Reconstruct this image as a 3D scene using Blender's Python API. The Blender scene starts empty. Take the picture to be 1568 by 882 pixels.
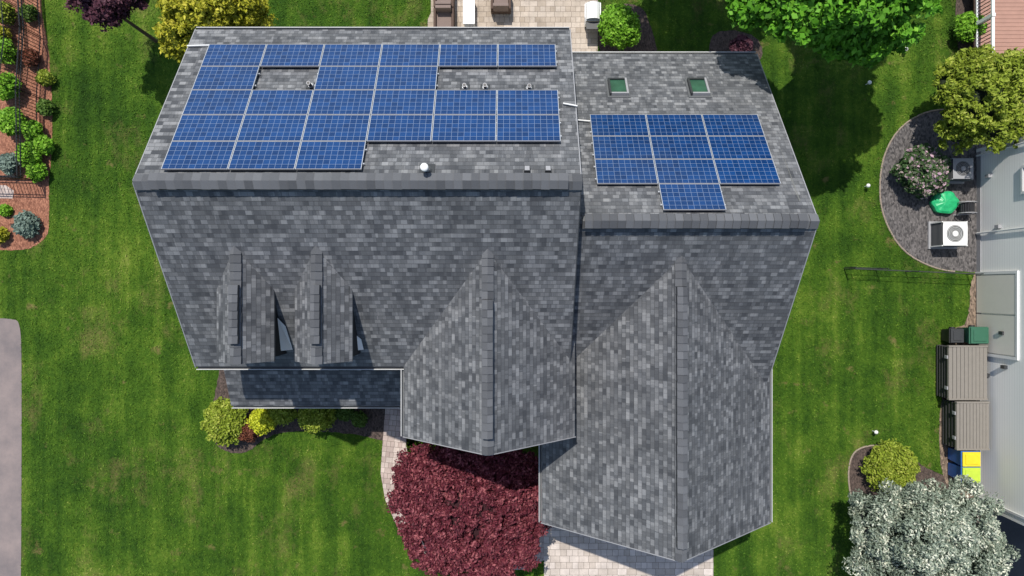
import bpy, math, random
import numpy as np
from mathutils import Vector, noise as mnoise
random.seed(7); RNG=np.random.default_rng(7)
HC=25.7; F=1045.0
scene=bpy.context.scene
COL=scene.collection
# survey helper: plan-photo measurement -> metres at a known real height
def G(px,py,z=0.0):
    D=HC-z
    return Vector(((px-784)*D/F,(441-py)*D/F,z))

# ---------------------------------------------------------------- materials
def newmat(name):
    m=bpy.data.materials.new(name); m.use_nodes=True
    nt=m.node_tree; b=nt.nodes['Principled BSDF']
    return m,nt,b
def L(nt,a,b): nt.links.new(a,b)
def mixc(nt,fac,a,b,mode='MIX'):
    n=nt.nodes.new('ShaderNodeMix'); n.data_type='RGBA'; n.blend_type=mode
    for s,v in ((n.inputs[0],fac),(n.inputs[6],a),(n.inputs[7],b)):
        if hasattr(v,'is_linked') or hasattr(v,'links'): nt.links.new(v,s)
        else: s.default_value=v if not isinstance(v,tuple) else (v[0],v[1],v[2],1)
    return n.outputs[2]
def math_(nt,op,a,b=0.0,c=None,clamp=False):
    n=nt.nodes.new('ShaderNodeMath'); n.operation=op; n.use_clamp=clamp
    for i,v in enumerate((a,b,c)):
        if v is None: continue
        if hasattr(v,'links'): nt.links.new(v,n.inputs[i])
        else: n.inputs[i].default_value=v
    return n.outputs[0]
def ramp(nt,fac,stops):
    n=nt.nodes.new('ShaderNodeValToRGB'); e=n.color_ramp.elements
    while len(e)<len(stops): e.new(0.5)
    for i,(p,c) in enumerate(stops):
        e[i].position=p; e[i].color=(c[0],c[1],c[2],1) if isinstance(c,tuple) else (c,c,c,1)
    nt.links.new(fac,n.inputs[0]); return n.outputs[0]
def mapping(nt,src,scale=(1,1,1),loc=(0,0,0),rot=(0,0,0)):
    n=nt.nodes.new('ShaderNodeMapping'); n.inputs['Scale'].default_value=scale
    n.inputs['Location'].default_value=loc; n.inputs['Rotation'].default_value=rot
    nt.links.new(src,n.inputs['Vector']); return n.outputs[0]
def noise(nt,vec,scale,detail=3,rough=.5,out='Fac'):
    n=nt.nodes.new('ShaderNodeTexNoise'); n.inputs['Scale'].default_value=scale
    n.inputs['Detail'].default_value=detail; n.inputs['Roughness'].default_value=rough
    nt.links.new(vec,n.inputs['Vector']); return n.outputs[out]
def bump(nt,b,h,strength=.5,dist=.02):
    n=nt.nodes.new('ShaderNodeBump'); n.inputs['Strength'].default_value=strength
    n.inputs['Distance'].default_value=dist
    nt.links.new(h,n.inputs['Height']); nt.links.new(n.outputs[0],b.inputs['Normal'])
def texco(nt,o='Object'): return nt.nodes.new('ShaderNodeTexCoord').outputs[o]

def simple(name,col,rough=.6,metal=0,var=.15,nscale=6,bs=.15):
    m,nt,b=newmat(name); co=texco(nt)
    n=noise(nt,co,nscale,5,.6)
    c=mixc(nt,n,tuple(x*(1-var) for x in col),tuple(min(1,x*(1+var)) for x in col))
    L(nt,c,b.inputs['Base Color']); b.inputs['Roughness'].default_value=rough; b.inputs['Metallic'].default_value=metal
    bump(nt,b,noise(nt,co,nscale*12,3),bs,.01)
    return m
WHITE=simple('white_trim_paint',(.74,.74,.72),.5,var=.06)
GUT=simple('weathered_gutter_paint',(.50,.50,.49),.55,var=.2,nscale=3)
BLACK=simple('black_metal',(.02,.02,.022),.45)
DARK=simple('dark_plastic',(.035,.037,.04),.5)
DGREY=simple('dark_grey_metal',(.10,.105,.11),.6)
GREY=simple('grey_metal',(.3,.3,.31),.45,var=.1)
ALU=simple('aluminium',(.55,.56,.58),.4,metal=.4,var=.05)
BARK=simple('bark',(.09,.06,.04),.9,var=.5,nscale=14,bs=.8)

def shingle(name,c_lo,c_hi,seed=0):
    m,nt,b=newmat(name); uv=texco(nt,'UV'); RH=.132
    def brick(w,off,loc,mort,sq=.7,sf=3):
        n=nt.nodes.new('ShaderNodeTexBrick'); n.offset=off; n.offset_frequency=2; n.squash=sq; n.squash_frequency=sf
        n.inputs['Color1'].default_value=(0,0,0,1); n.inputs['Color2'].default_value=(1,1,1,1)
        n.inputs['Mortar'].default_value=(.0,.0,.0,1)
        n.inputs['Scale'].default_value=1; n.inputs['Mortar Size'].default_value=mort
        n.inputs['Mortar Smooth'].default_value=.3
        n.inputs['Brick Width'].default_value=w; n.inputs['Row Height'].default_value=RH
        L(nt,mapping(nt,uv,loc=loc),n.inputs['Vector']); return n
    b1=brick(.17,.37,(seed*3.1,seed*RH*10,0),.003)
    b2=brick(.25,.61,(seed*5.3+.1,seed*RH*10,0),.0,.8,2)
    b3=brick(.33,.27,(seed*1.3+.17,seed*RH*10,0),.0,.6,4)
    s=math_(nt,'MULTIPLY',b1.outputs[0],.44); s=math_(nt,'MULTIPLY_ADD',b2.outputs[0],.34,s); s=math_(nt,'MULTIPLY_ADD',b3.outputs[0],.22,s)
    cl=noise(nt,mapping(nt,uv,(1.2,1.2,1),loc=(seed,0,0)),1.6,2,.5)
    s=math_(nt,'MULTIPLY_ADD',cl,.22,math_(nt,'SUBTRACT',s,.11))
    g=noise(nt,mapping(nt,uv),75,3,.8); s=math_(nt,'MULTIPLY_ADD',g,1.0,math_(nt,'SUBTRACT',s,.5))
    def lp(t): return tuple((1-t)*a+t*c for a,c in zip(c_lo,c_hi))
    col=ramp(nt,s,[(.12,c_lo),(.44,lp(.27)),(.60,lp(.42)),(.71,lp(.72)),(.94,c_hi)])
    st=noise(nt,mapping(nt,uv,(.8,.25,1)),1.1,5,.65)
    col=mixc(nt,1.0,col,ramp(nt,st,[(.3,.86),(.7,1.10)]),'MULTIPLY')
    col=mixc(nt,math_(nt,'MULTIPLY',b2.outputs[0],.4),col,mixc(nt,1.0,col,(1.05,1.0,.93),'MULTIPLY'))
    sep=nt.nodes.new('ShaderNodeSeparateXYZ'); L(nt,uv,sep.inputs[0])
    fr=math_(nt,'FRACT',math_(nt,'DIVIDE',sep.outputs[1],RH))
    line=math_(nt,'GREATER_THAN',fr,.87)
    col=mixc(nt,math_(nt,'MULTIPLY',line,.40),col,(.02,.021,.024))
    col=mixc(nt,math_(nt,'MULTIPLY',b1.outputs['Fac'],.35),col,(.03,.03,.033))
    L(nt,col,b.inputs['Base Color']); b.inputs['Roughness'].default_value=.92
    h=math_(nt,'MULTIPLY_ADD',fr,.5,math_(nt,'MULTIPLY',s,.9))
    bump(nt,b,h,.6,.012)
    return m
SH=shingle('asphalt_shingle',(.050,.054,.061),(.235,.243,.255))
SH2=shingle('asphalt_shingle_b',(.050,.054,.061),(.235,.243,.255),2)
SHN=shingle('neighbour_shingle',(.08,.075,.07),(.2,.19,.18),3)
def capmat():
    m,nt,b=newmat('ridge_cap_shingle'); g=nt.nodes.new('ShaderNodeNewGeometry')
    s=math_(nt,'MULTIPLY_ADD',noise(nt,texco(nt),60,3,.7),.5,math_(nt,'MULTIPLY',g.outputs['Random Per Island'],.5))
    L(nt,ramp(nt,s,[(.15,(.055,.058,.064)),(.95,(.145,.15,.16))]),b.inputs['Base Color']); b.inputs['Roughness'].default_value=.9
    return m
CAP=capmat()

def siding(name,col,course=.12):
    m,nt,b=newmat(name); co=texco(nt); sep=nt.nodes.new('ShaderNodeSeparateXYZ'); L(nt,co,sep.inputs[0])
    fr=math_(nt,'FRACT',math_(nt,'DIVIDE',sep.outputs[2],course))
    ln=math_(nt,'LESS_THAN',fr,.13)
    n=noise(nt,co,1.5,4)
    c=mixc(nt,n,tuple(x*.95 for x in col),col)
    c=mixc(nt,math_(nt,'MULTIPLY',ln,.25),c,tuple(x*.35 for x in col))
    L(nt,c,b.inputs['Base Color']); b.inputs['Roughness'].default_value=.55
    bump(nt,b,math_(nt,'SUBTRACT',1.0,fr),.25,.01)
    return m
SID=siding('vinyl_siding_cream',(.55,.53,.47))
SIDN=siding('vinyl_siding_white',(.88,.88,.85))
def glassmat():
    m,nt,b=newmat('window_glass'); b.inputs['Roughness'].default_value=.06
    b.inputs['Specular IOR Level'].default_value=.8
    L(nt,mixc(nt,noise(nt,texco(nt),.8,2),(.015,.02,.025),(.06,.075,.085)),b.inputs['Base Color']); return m
GLASS=glassmat()
def skyglass():
    m,nt,b=newmat('skylight_glass'); L(nt,mixc(nt,noise(nt,texco(nt),2.2,3),(.008,.022,.016),(.05,.15,.09)),b.inputs['Base Color'])
    b.inputs['Roughness'].default_value=.25; b.inputs['Specular IOR Level'].default_value=.3; return m
SKYG=skyglass()

def pv():
    m,nt,b=newmat('photovoltaic_cells'); uv=texco(nt,'UV')
    sep=nt.nodes.new('ShaderNodeSeparateXYZ'); L(nt,uv,sep.inputs[0])
    def grid(s,n,w):
        f=math_(nt,'FRACT',math_(nt,'MULTIPLY',s,n)); d=math_(nt,'ABSOLUTE',math_(nt,'SUBTRACT',f,.5))
        return math_(nt,'GREATER_THAN',d,.5-w)
    gx=grid(sep.outputs[0],10,.03); gy=grid(sep.outputs[1],6,.032)
    bus=grid(sep.outputs[1],12,.03)
    g=nt.nodes.new('ShaderNodeNewGeometry')
    vor=nt.nodes.new('ShaderNodeTexVoronoi'); vor.inputs['Scale'].default_value=30; L(nt,texco(nt),vor.inputs['Vector'])
    fl=nt.nodes.new('ShaderNodeVectorMath'); fl.operation='FLOOR'
    sc=nt.nodes.new('ShaderNodeVectorMath'); sc.operation='MULTIPLY'; sc.inputs[1].default_value=(10,6,1); L(nt,uv,sc.inputs[0]); L(nt,sc.outputs[0],fl.inputs[0])
    ad=nt.nodes.new('ShaderNodeVectorMath'); ad.operation='ADD'; L(nt,fl.outputs[0],ad.inputs[0])
    cmb=nt.nodes.new('ShaderNodeCombineXYZ'); L(nt,math_(nt,'MULTIPLY',g.outputs['Random Per Island'],917.0),cmb.inputs[2]); L(nt,cmb.outputs[0],ad.inputs[1])
    wn=nt.nodes.new('ShaderNodeTexWhiteNoise'); L(nt,ad.outputs[0],wn.inputs[0])
    t=math_(nt,'MULTIPLY_ADD',wn.outputs[0],.4,math_(nt,'MULTIPLY',vor.outputs['Color'],.2))
    t=math_(nt,'MULTIPLY_ADD',g.outputs['Random Per Island'],.25,t)
    t=math_(nt,'MULTIPLY_ADD',noise(nt,texco(nt),.35,2),.6,math_(nt,'SUBTRACT',t,.2))
    c=mixc(nt,t,(.002,.014,.060),(.007,.052,.185))
    c=mixc(nt,math_(nt,'MULTIPLY',bus,.12),c,(.25,.34,.45))
    c=mixc(nt,math_(nt,'MULTIPLY',math_(nt,'MAXIMUM',gx,gy),.42),c,(.34,.42,.53))
    L(nt,c,b.inputs['Base Color']); b.inputs['Roughness'].default_value=.2; b.inputs['Specular IOR Level'].default_value=.3
    return m
PV=pv()

def lawnmat():
    m,nt,b=newmat('lawn_grass'); co=texco(nt)
    big=noise(nt,co,.16,3,.55); med=noise(nt,mapping(nt,co,loc=(9,3,0)),.8,5,.7)
    stre=noise(nt,mapping(nt,co,(2.2,.12,1),rot=(0,0,.03)),1.0,4,.65)
    fine=noise(nt,co,7,5,.8); grain=noise(nt,co,38,3,.85)
    s=math_(nt,'MULTIPLY',big,.36); s=math_(nt,'MULTIPLY_ADD',med,.40,s); s=math_(nt,'MULTIPLY_ADD',stre,.30,s)
    s=math_(nt,'MULTIPLY_ADD',fine,.26,s); s=math_(nt,'MULTIPLY_ADD',grain,.26,s)
    sep=nt.nodes.new('ShaderNodeSeparateXYZ'); L(nt,mapping(nt,co,rot=(0,0,.03)),sep.inputs[0])
    wob=noise(nt,co,.5,2)
    w=math_(nt,'SINE',math_(nt,'MULTIPLY',math_(nt,'MULTIPLY_ADD',wob,.5,sep.outputs[0]),5.2))
    s=math_(nt,'MULTIPLY_ADD',w,.016,s)
    s=math_(nt,'MULTIPLY_ADD',math_(nt,'SUBTRACT',s,.79),1.9,.48)
    col=ramp(nt,s,[(.10,(.014,.045,.005)),(.34,(.036,.094,.008)),(.52,(.072,.155,.012)),(.68,(.145,.235,.024)),(.92,(.28,.32,.065))])
    dry=noise(nt,mapping(nt,co,(1,.6,1),loc=(31,7,0)),.55,6,.75)
    df=ramp(nt,dry,[(.54,0.0),(.70,.6)])
    spots=ramp(nt,noise(nt,mapping(nt,co,loc=(3,51,0)),1.3,3,.6),[(.64,0.0),(.73,.75)])
    df=math_(nt,'MAXIMUM',df,spots)
    col=mixc(nt,df,col,mixc(nt,grain,(.12,.10,.025),(.36,.28,.12)))
    L(nt,col,b.inputs['Base Color']); b.inputs['Roughness'].default_value=.85; b.inputs['Specular IOR Level'].default_value=.15
    bump(nt,b,math_(nt,'ADD',fine,grain),1,.06)
    return m
LAWN=lawnmat()
def bladesmat():
    m,nt,b=newmat('grass_blades'); co=texco(nt)
    med=noise(nt,mapping(nt,co,loc=(9,3,0)),.8,5,.7); stre=noise(nt,mapping(nt,co,(2.2,.12,1),rot=(0,0,.03)),1.0,3,.65)
    big=noise(nt,co,.16,3,.55)
    dry=noise(nt,mapping(nt,co,(1,.6,1),loc=(31,7,0)),.55,5,.75)
    sep=nt.nodes.new('ShaderNodeSeparateXYZ'); L(nt,mapping(nt,co,rot=(0,0,.03)),sep.inputs[0])
    w=math_(nt,'SINE',math_(nt,'MULTIPLY',math_(nt,'MULTIPLY_ADD',noise(nt,co,.5,2),.5,sep.outputs[0]),5.2))
    g=nt.nodes.new('ShaderNodeNewGeometry')
    s=math_(nt,'MULTIPLY_ADD',math_(nt,'ADD',med,stre),.9,math_(nt,'MULTIPLY',g.outputs['Random Per Island'],.5))
    s=math_(nt,'MULTIPLY_ADD',dry,.6,math_(nt,'SUBTRACT',s,.3)); s=math_(nt,'MULTIPLY_ADD',big,.6,math_(nt,'SUBTRACT',s,.3)); s=math_(nt,'MULTIPLY_ADD',w,.03,s)
    col=ramp(nt,math_(nt,'SUBTRACT',s,.66),[(.1,(.02,.06,.006)),(.5,(.072,.162,.013)),(.75,(.155,.25,.028)),(.95,(.32,.33,.09))])
    L(nt,col,b.inputs['Base Color']); b.inputs['Roughness'].default_value=.75; b.inputs['Specular IOR Level'].default_value=.15
    return m
BLADES=bladesmat()
def mulch(name,a,c,sc=28):
    m,nt,b=newmat(name); co=texco(nt); v=nt.nodes.new('ShaderNodeTexVoronoi'); v.inputs['Scale'].default_value=sc
    L(nt,mapping(nt,co,(1,.55,1),rot=(0,0,.5)),v.inputs['Vector'])
    w=nt.nodes.new('ShaderNodeSeparateColor'); L(nt,v.outputs['Color'],w.inputs[0])
    s=math_(nt,'MULTIPLY_ADD',noise(nt,co,5,5,.7),.6,math_(nt,'MULTIPLY',w.outputs[0],.5))
    L(nt,ramp(nt,s,[(.2,a),(.85,c)]),b.inputs['Base Color']); b.inputs['Roughness'].default_value=.95
    bump(nt,b,w.outputs[1],1,.03); return m
MULR=mulch('red_mulch',(.12,.04,.022),(.40,.18,.11))
MULD=mulch('dark_mulch',(.022,.016,.013),(.12,.085,.07))
GRAV=mulch('gravel',(.022,.021,.022),(.17,.155,.15),20)
GRAVB=mulch('brown_gravel',(.05,.035,.025),(.3,.22,.16),18)
def asphalt(name,a,c):
    m,nt,b=newmat(name); co=texco(nt)
    s=math_(nt,'MULTIPLY_ADD',noise(nt,co,.7,5,.65),.7,math_(nt,'MULTIPLY',noise(nt,co,70,2,.8),.3))
    L(nt,ramp(nt,s,[(.3,a),(.7,c)]),b.inputs['Base Color']); b.inputs['Roughness'].default_value=.9
    bump(nt,b,noise(nt,co,90,2),.4,.01); return m
ASP=asphalt('asphalt_driveway',(.11,.10,.105),(.29,.23,.21))
ASPD=asphalt('asphalt_dark',(.03,.03,.034),(.07,.07,.078))
def paver(name,c1,c2,w,h,rot=0):
    m,nt,b=newmat(name); co=texco(nt)
    n=nt.nodes.new('ShaderNodeTexBrick'); n.offset=.5; n.squash=.6; n.squash_frequency=2
    n.inputs['Color1'].default_value=c1+(1,); n.inputs['Color2'].default_value=c2+(1,); n.inputs['Mortar'].default_value=(.14,.11,.09,1)
    n.inputs['Scale'].default_value=1; n.inputs['Mortar Size'].default_value=.006; n.inputs['Brick Width'].default_value=w; n.inputs['Row Height'].default_value=h
    L(nt,mapping(nt,co,rot=(0,0,rot)),n.inputs['Vector'])
    c=mixc(nt,1.0,n.outputs[0],ramp(nt,noise(nt,co,1.6,5,.7),[(.3,.72),(.7,1.1)]),'MULTIPLY')
    c=mixc(nt,1.0,c,ramp(nt,noise(nt,co,50,2,.7),[(.3,.85),(.7,1.08)]),'MULTIPLY')
    L(nt,c,b.inputs['Base Color']); b.inputs['Roughness'].default_value=.85; bump(nt,b,n.outputs['Fac'],-.4,.01); return m
PAV=paver('patio_pavers',(.38,.31,.24),(.56,.48,.40),.32,.2)
PAV2=paver('driveway_pavers',(.48,.41,.35),(.66,.58,.52),.36,.24,.0)
PAV3=paver('walkway_pavers',(.44,.34,.30),(.60,.50,.44),.24,.2,.1)

def leafmat(name,dark,light,tip=None):
    m,nt,b=newmat(name); g=nt.nodes.new('ShaderNodeNewGeometry')
    at=nt.nodes.new('ShaderNodeAttribute'); at.attribute_name='shade'
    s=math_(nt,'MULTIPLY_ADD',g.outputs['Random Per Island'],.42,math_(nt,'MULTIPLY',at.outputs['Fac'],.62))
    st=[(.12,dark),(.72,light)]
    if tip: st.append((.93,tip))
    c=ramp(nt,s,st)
    L(nt,c,b.inputs['Base Color']); b.inputs['Roughness'].default_value=.6; b.inputs['Specular IOR Level'].default_value=.25
    tr=nt.nodes.new('ShaderNodeBsdfTranslucent'); L(nt,c,tr.inputs[0])
    mx=nt.nodes.new('ShaderNodeMixShader'); mx.inputs[0].default_value=.22
    out=nt.nodes['Material Output']; L(nt,b.outputs[0],mx.inputs[1]); L(nt,tr.outputs[0],mx.inputs[2]); L(nt,mx.outputs[0],out.inputs[0])
    return m
LF_MAPLE=leafmat('maple_leaves',(.02,.07,.006),(.12,.34,.02),(.22,.48,.04))
LF_RED=leafmat('japanese_maple_leaves',(.03,.006,.010),(.17,.032,.048),(.38,.12,.13))
LF_PLUM=leafmat('plum_leaves',(.03,.010,.018),(.12,.045,.065))
LF_YEL=leafmat('golden_foliage',(.09,.10,.006),(.42,.42,.03),(.65,.58,.08))
LF_YG=leafmat('yellow_green_foliage',(.04,.07,.006),(.26,.34,.03),(.42,.46,.08))
LF_BALL=leafmat('chartreuse_foliage',(.15,.17,.005),(.55,.6,.03),(.75,.75,.08))
LF_GRN=leafmat('green_foliage',(.015,.04,.006),(.085,.16,.022),(.15,.24,.05))
LF_LIME=leafmat('bright_foliage',(.04,.10,.005),(.18,.40,.025),(.30,.52,.06))
LF_RHO=leafmat('rhododendron_leaves',(.012,.03,.01),(.07,.14,.045),(.62,.42,.5))
LF_SPR=leafmat('blue_spruce_needles',(.04,.055,.03),(.28,.34,.26),(.82,.82,.66))
LF_BLUE=leafmat('blue_foliage',(.05,.08,.06),(.2,.27,.22))
LF_BURG=leafmat('burgundy_foliage',(.04,.012,.01),(.2,.07,.04))
CORE=simple('foliage_shade_core',(.01,.018,.006),.95,var=.6)  # crown interior shade, put into the colour of the cores
CORER=simple('red_foliage_shade_core',(.035,.008,.012),.95,var=.6)

# ---------------------------------------------------------------- mesh builder
class MB:
    def __init__(s): s.v=[];s.f=[];s.m=[];s.uv=[];s.mats=[]
    def mi(s,mat):
        if mat not in s.mats: s.mats.append(mat)
        return s.mats.index(mat)
    def face(s,pts,mat,uv=None):
        i=len(s.v); s.v+= [tuple(p) for p in pts]; s.f.append(tuple(range(i,i+len(pts)))); s.m.append(s.mi(mat))
        s.uv.append(uv if uv else [(0,0)]*len(pts))
    def box(s,c,h,mat,ax=None,top=None):
        ax=ax or (Vector((1,0,0)),Vector((0,1,0)),Vector((0,0,1))); c=Vector(c)
        P=[c+ax[0]*h[0]*a+ax[1]*h[1]*b_+ax[2]*h[2]*d for d in(-1,1) for b_ in(-1,1) for a in(-1,1)]
        i=len(s.v); s.v+=[tuple(p) for p in P]
        for k,q in enumerate(((0,2,3,1),(4,5,7,6),(0,1,5,4),(2,6,7,3),(0,4,6,2),(1,3,7,5))):
            s.f.append(tuple(i+j for j in q)); s.m.append(s.mi(top if (top and k==1) else mat)); s.uv.append([(0,0),(1,0),(1,1),(0,1)])
    def bb(s,x0,x1,y0,y1,z0,z1,mat,top=None): s.box(((x0+x1)/2,(y0+y1)/2,(z0+z1)/2),(abs(x1-x0)/2,abs(y1-y0)/2,abs(z1-z0)/2),mat,None,top)
    def tube(s,p0,p1,r0,r1,mat,n=8,cap=True):
        p0=Vector(p0);p1=Vector(p1); d=(p1-p0).normalized()
        a=d.orthogonal().normalized(); b=d.cross(a)
        i=len(s.v)
        for p,r in((p0,r0),(p1,r1)):
            for k in range(n):
                t=2*math.pi*k/n; s.v.append(tuple(p+(a*math.cos(t)+b*math.sin(t))*r))
        for k in range(n):
            s.f.append((i+k,i+(k+1)%n,i+n+(k+1)%n,i+n+k)); s.m.append(s.mi(mat)); s.uv.append([(0,0)]*4)
        if cap:
            s.f.append(tuple(i+k for k in range(n))[::-1]); s.m.append(s.mi(mat)); s.uv.append([(0,0)]*n)
            s.f.append(tuple(i+n+k for k in range(n))); s.m.append(s.mi(mat)); s.uv.append([(0,0)]*n)
    def dome(s,c,r,h,mat,n=14,m=5,flat=0):
        c=Vector(c); prev=None
        for j in range(m+1):
            t=j/m*math.pi/2; rr=r*math.cos(t); zz=h*math.sin(t)
            ring=[c+Vector((rr*math.cos(2*math.pi*k/n),rr*math.sin(2*math.pi*k/n),zz)) for k in range(n)]
            if prev:
                for k in range(n): s.face([prev[k],prev[(k+1)%n],ring[(k+1)%n],ring[k]],mat)
            prev=ring
    def build(s,name,parent=None,bevel=0,smooth=False):
        me=bpy.data.meshes.new(name); me.from_pydata(s.v,[],s.f)
        for m in s.mats: me.materials.append(m)
        me.polygons.foreach_set('material_index',s.m)
        ul=me.uv_layers.new(name='UVMap'); flat=[]
        for u in s.uv:
            for q in u: flat+= [q[0],q[1]]
        ul.data.foreach_set('uv',flat)
        if smooth: me.polygons.foreach_set('use_smooth',[True]*len(me.polygons))
        me.update(); o=bpy.data.objects.new(name,me); COL.objects.link(o)
        if parent: o.parent=parent
        if bevel:
            md=o.modifiers.new('bevel','BEVEL'); md.width=bevel; md.segments=2; md.limit_method='ANGLE'
        return o
def empty(name,loc=(0,0,0)):
    e=bpy.data.objects.new(name,None); COL.objects.link(e); e.empty_display_size=.3
    return e

# ---------------------------------------------------------------- foliage
def leafmesh(name,C,shade,size,mat,parent,up=.35,elong=1.5,wid=.8):
    n=len(C)
    nrm=RNG.normal(size=(n,3)); nrm/=np.linalg.norm(nrm,axis=1)[:,None]; nrm[:,2]=np.abs(nrm[:,2])+up
    nrm/=np.linalg.norm(nrm,axis=1)[:,None]
    r=RNG.normal(size=(n,3)); u=np.cross(nrm,r); u/=np.linalg.norm(u,axis=1)[:,None]; v=np.cross(nrm,u)
    sz=size*RNG.uniform(.6,1.35,size=n)[:,None]
    V=np.empty((n,4,3)); V[:,0]=C-u*sz*elong; V[:,1]=C+v*sz*wid+nrm*sz*.15; V[:,2]=C+u*sz*elong; V[:,3]=C-v*sz*wid+nrm*sz*.15
    me=bpy.data.meshes.new(name); me.vertices.add(4*n); me.vertices.foreach_set('co',V.ravel().astype(np.float32))
    me.loops.add(4*n); me.loops.foreach_set('vertex_index',np.arange(4*n,dtype=np.int32))
    me.polygons.add(n); me.polygons.foreach_set('loop_start',np.arange(0,4*n,4,dtype=np.int32))
    me.update(calc_edges=True)
    a=me.attributes.new('shade','FLOAT','FACE'); a.data.foreach_set('value',shade.astype(np.float32))
    me.materials.append(mat)
    o=bpy.data.objects.new(name,me); COL.objects.link(o)
    if parent: o.parent=parent
    return o
def crown(name,base,blobs,ncl,per,crad,lsize,mat,trunk_r=.1,core=True,elong=1.5,flat=.7,limbs=10,inner=.55,up=.35,corem=None,cs=.66):
    e=empty(name); corem=corem or CORE
    vol=np.array([b[3]*b[4] for b in blobs]); pr=vol/vol.sum()
    idx=RNG.choice(len(blobs),size=ncl,p=pr); B=np.array(blobs)[idx]
    d=RNG.normal(size=(ncl,3)); d/=np.linalg.norm(d,axis=1)[:,None]
    low=d[:,2]<-.15; d[low,2]*=-1
    rr=inner+(1-inner)*RNG.uniform(0,1,size=ncl)**.5
    rr*=RNG.uniform(.86,1.1,size=ncl)
    cc=B[:,:3]+d*B[:,3:]*rr[:,None]
    cr=crad*RNG.uniform(.6,1.35,size=ncl)
    bright=RNG.uniform(.0,.5,size=ncl)
    off=RNG.normal(size=(ncl,per,3)); ol=np.linalg.norm(off,axis=2)[:,:,None]; off=off/ol*(RNG.uniform(0,1,size=(ncl,per,1))**.45)
    C=cc[:,None,:]+off*cr[:,None,None]*np.array([1,1,flat])
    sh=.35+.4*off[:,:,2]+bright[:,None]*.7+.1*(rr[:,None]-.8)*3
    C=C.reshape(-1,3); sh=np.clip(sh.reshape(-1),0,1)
    k=C[:,2]>.03; C=C[k]; sh=sh[k]
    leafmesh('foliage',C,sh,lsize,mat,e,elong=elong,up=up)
    mb=MB(); bz=min(b[2] for b in blobs); bx,by=base
    top=Vector((bx,by,max(.15,bz*.75)))
    mb.tube((bx,by,-.05),top,trunk_r*1.25,trunk_r*.85,BARK,9)
    for i in range(limbs):
        t=Vector(cc[random.randrange(ncl)]); mid=top.lerp(t,.5)+Vector((random.uniform(-.1,.1),random.uniform(-.1,.1),-.05))
        t=top.lerp(t,.85)
        mb.tube(top,mid,trunk_r*.6,trunk_r*.35,BARK,6,False); mb.tube(mid,t,trunk_r*.35,trunk_r*.1,BARK,5,False)
    mb.build('trunk_and_limbs',e)
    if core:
        cm=MB()  # added solid cores: fill gaps and give the crown interior its darkness
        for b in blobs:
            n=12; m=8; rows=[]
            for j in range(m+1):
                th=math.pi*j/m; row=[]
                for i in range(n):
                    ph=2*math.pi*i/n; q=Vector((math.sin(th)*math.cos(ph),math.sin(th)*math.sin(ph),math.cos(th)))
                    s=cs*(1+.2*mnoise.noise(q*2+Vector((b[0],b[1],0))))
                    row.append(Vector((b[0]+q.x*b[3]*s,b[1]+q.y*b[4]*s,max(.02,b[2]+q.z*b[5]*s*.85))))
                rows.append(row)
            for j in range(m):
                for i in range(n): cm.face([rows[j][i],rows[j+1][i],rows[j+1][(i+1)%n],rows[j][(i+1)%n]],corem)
        cm.build('dark_shade_core',e,smooth=True)
    return e
def shrub(name,px,py,rpx,mat,h=.9,ncl=None,lsize=.045,per=60,flat=.75,sx=1,sy=1,inner=.7):
    c=G(px,py,h*.6); r=rpx*(HC-h*.6)/F
    nb=[(c.x,c.y,h*.5,r*.88*sx,r*.88*sy,h*.5)]
    if r>.5:
        for i in range(5):
            a=i*1.257+px; nb.append((c.x+math.cos(a)*r*.4*sx,c.y+math.sin(a)*r*.4*sy,h*random.uniform(.42,.62),r*.5*sx,r*.5*sy,h*.4))
    ncl=ncl or int(60+260*r*r)
    return crown(name,(c.x,c.y),nb,ncl,per,.13+.05*r,lsize,mat,.03,True,1.4,flat,5,inner)

# ---------------------------------------------------------------- ground sheets
def smooth_pts(pts,it=3):
    for _ in range(it):
        q=[]
        for i in range(len(pts)):
            a=pts[i];b=pts[(i+1)%len(pts)]
            q.append((a[0]*.75+b[0]*.25,a[1]*.75+b[1]*.25)); q.append((a[0]*.25+b[0]*.75,a[1]*.25+b[1]*.75))
        pts=q
    return pts
MASKS=[]
def sheet(name,pts,z,mat,smooth=True,rough=0):
    if smooth: pts=smooth_pts(pts)
    w=[]
    for i,p in enumerate(pts):
        v=G(p[0],p[1],0); v.z=z
        if rough: v+=Vector((random.uniform(-1,1),random.uniform(-1,1),0))*rough
        w.append(v)
    MASKS.append(np.array([(v.x,v.y) for v in w]))
    import bmesh
    bm=bmesh.new(); vs=[bm.verts.new(v) for v in w]; f=bm.faces.new(vs)
    if f.normal.z<0: f.normal_flip()
    bmesh.ops.triangulate(bm,faces=bm.faces[:])
    me=bpy.data.meshes.new(name); bm.to_mesh(me); bm.free(); me.materials.append(mat)
    o=bpy.data.objects.new(name,me); COL.objects.link(o); return o
mb=MB(); mb.face([(-300,-300,0),(300,-300,0),(300,300,0),(-300,300,0)],LAWN); mb.build('ground')
BEDL=[(-60,-60),(60,-60),(64,20),(73,60),(78,110),(81,170),(81,230),(75,275),(76,330),(76,360),(50,381),(20,384),(-60,383)]
sheet('mulch_bed',BEDL,.010,MULR,rough=.015)
sheet('garden_path',[(-60,282),(10,284),(22,292),(20,304),(-60,303)],.018,PAV3,False)
sheet('side_driveway',[(-70,487),(20,487),(32,494),(34,560),(33,900),(30,980),(-70,980)],.012,ASP,True)
BEDF=[(345,520),(332,590),(322,640),(326,678),(350,694),(380,694),(400,674),(435,660),(480,660),(530,663),(570,670),(600,678),(660,640),(660,520)]
sheet('front_mulch_bed',BEDF,.010,MULD,rough=.02)
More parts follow.
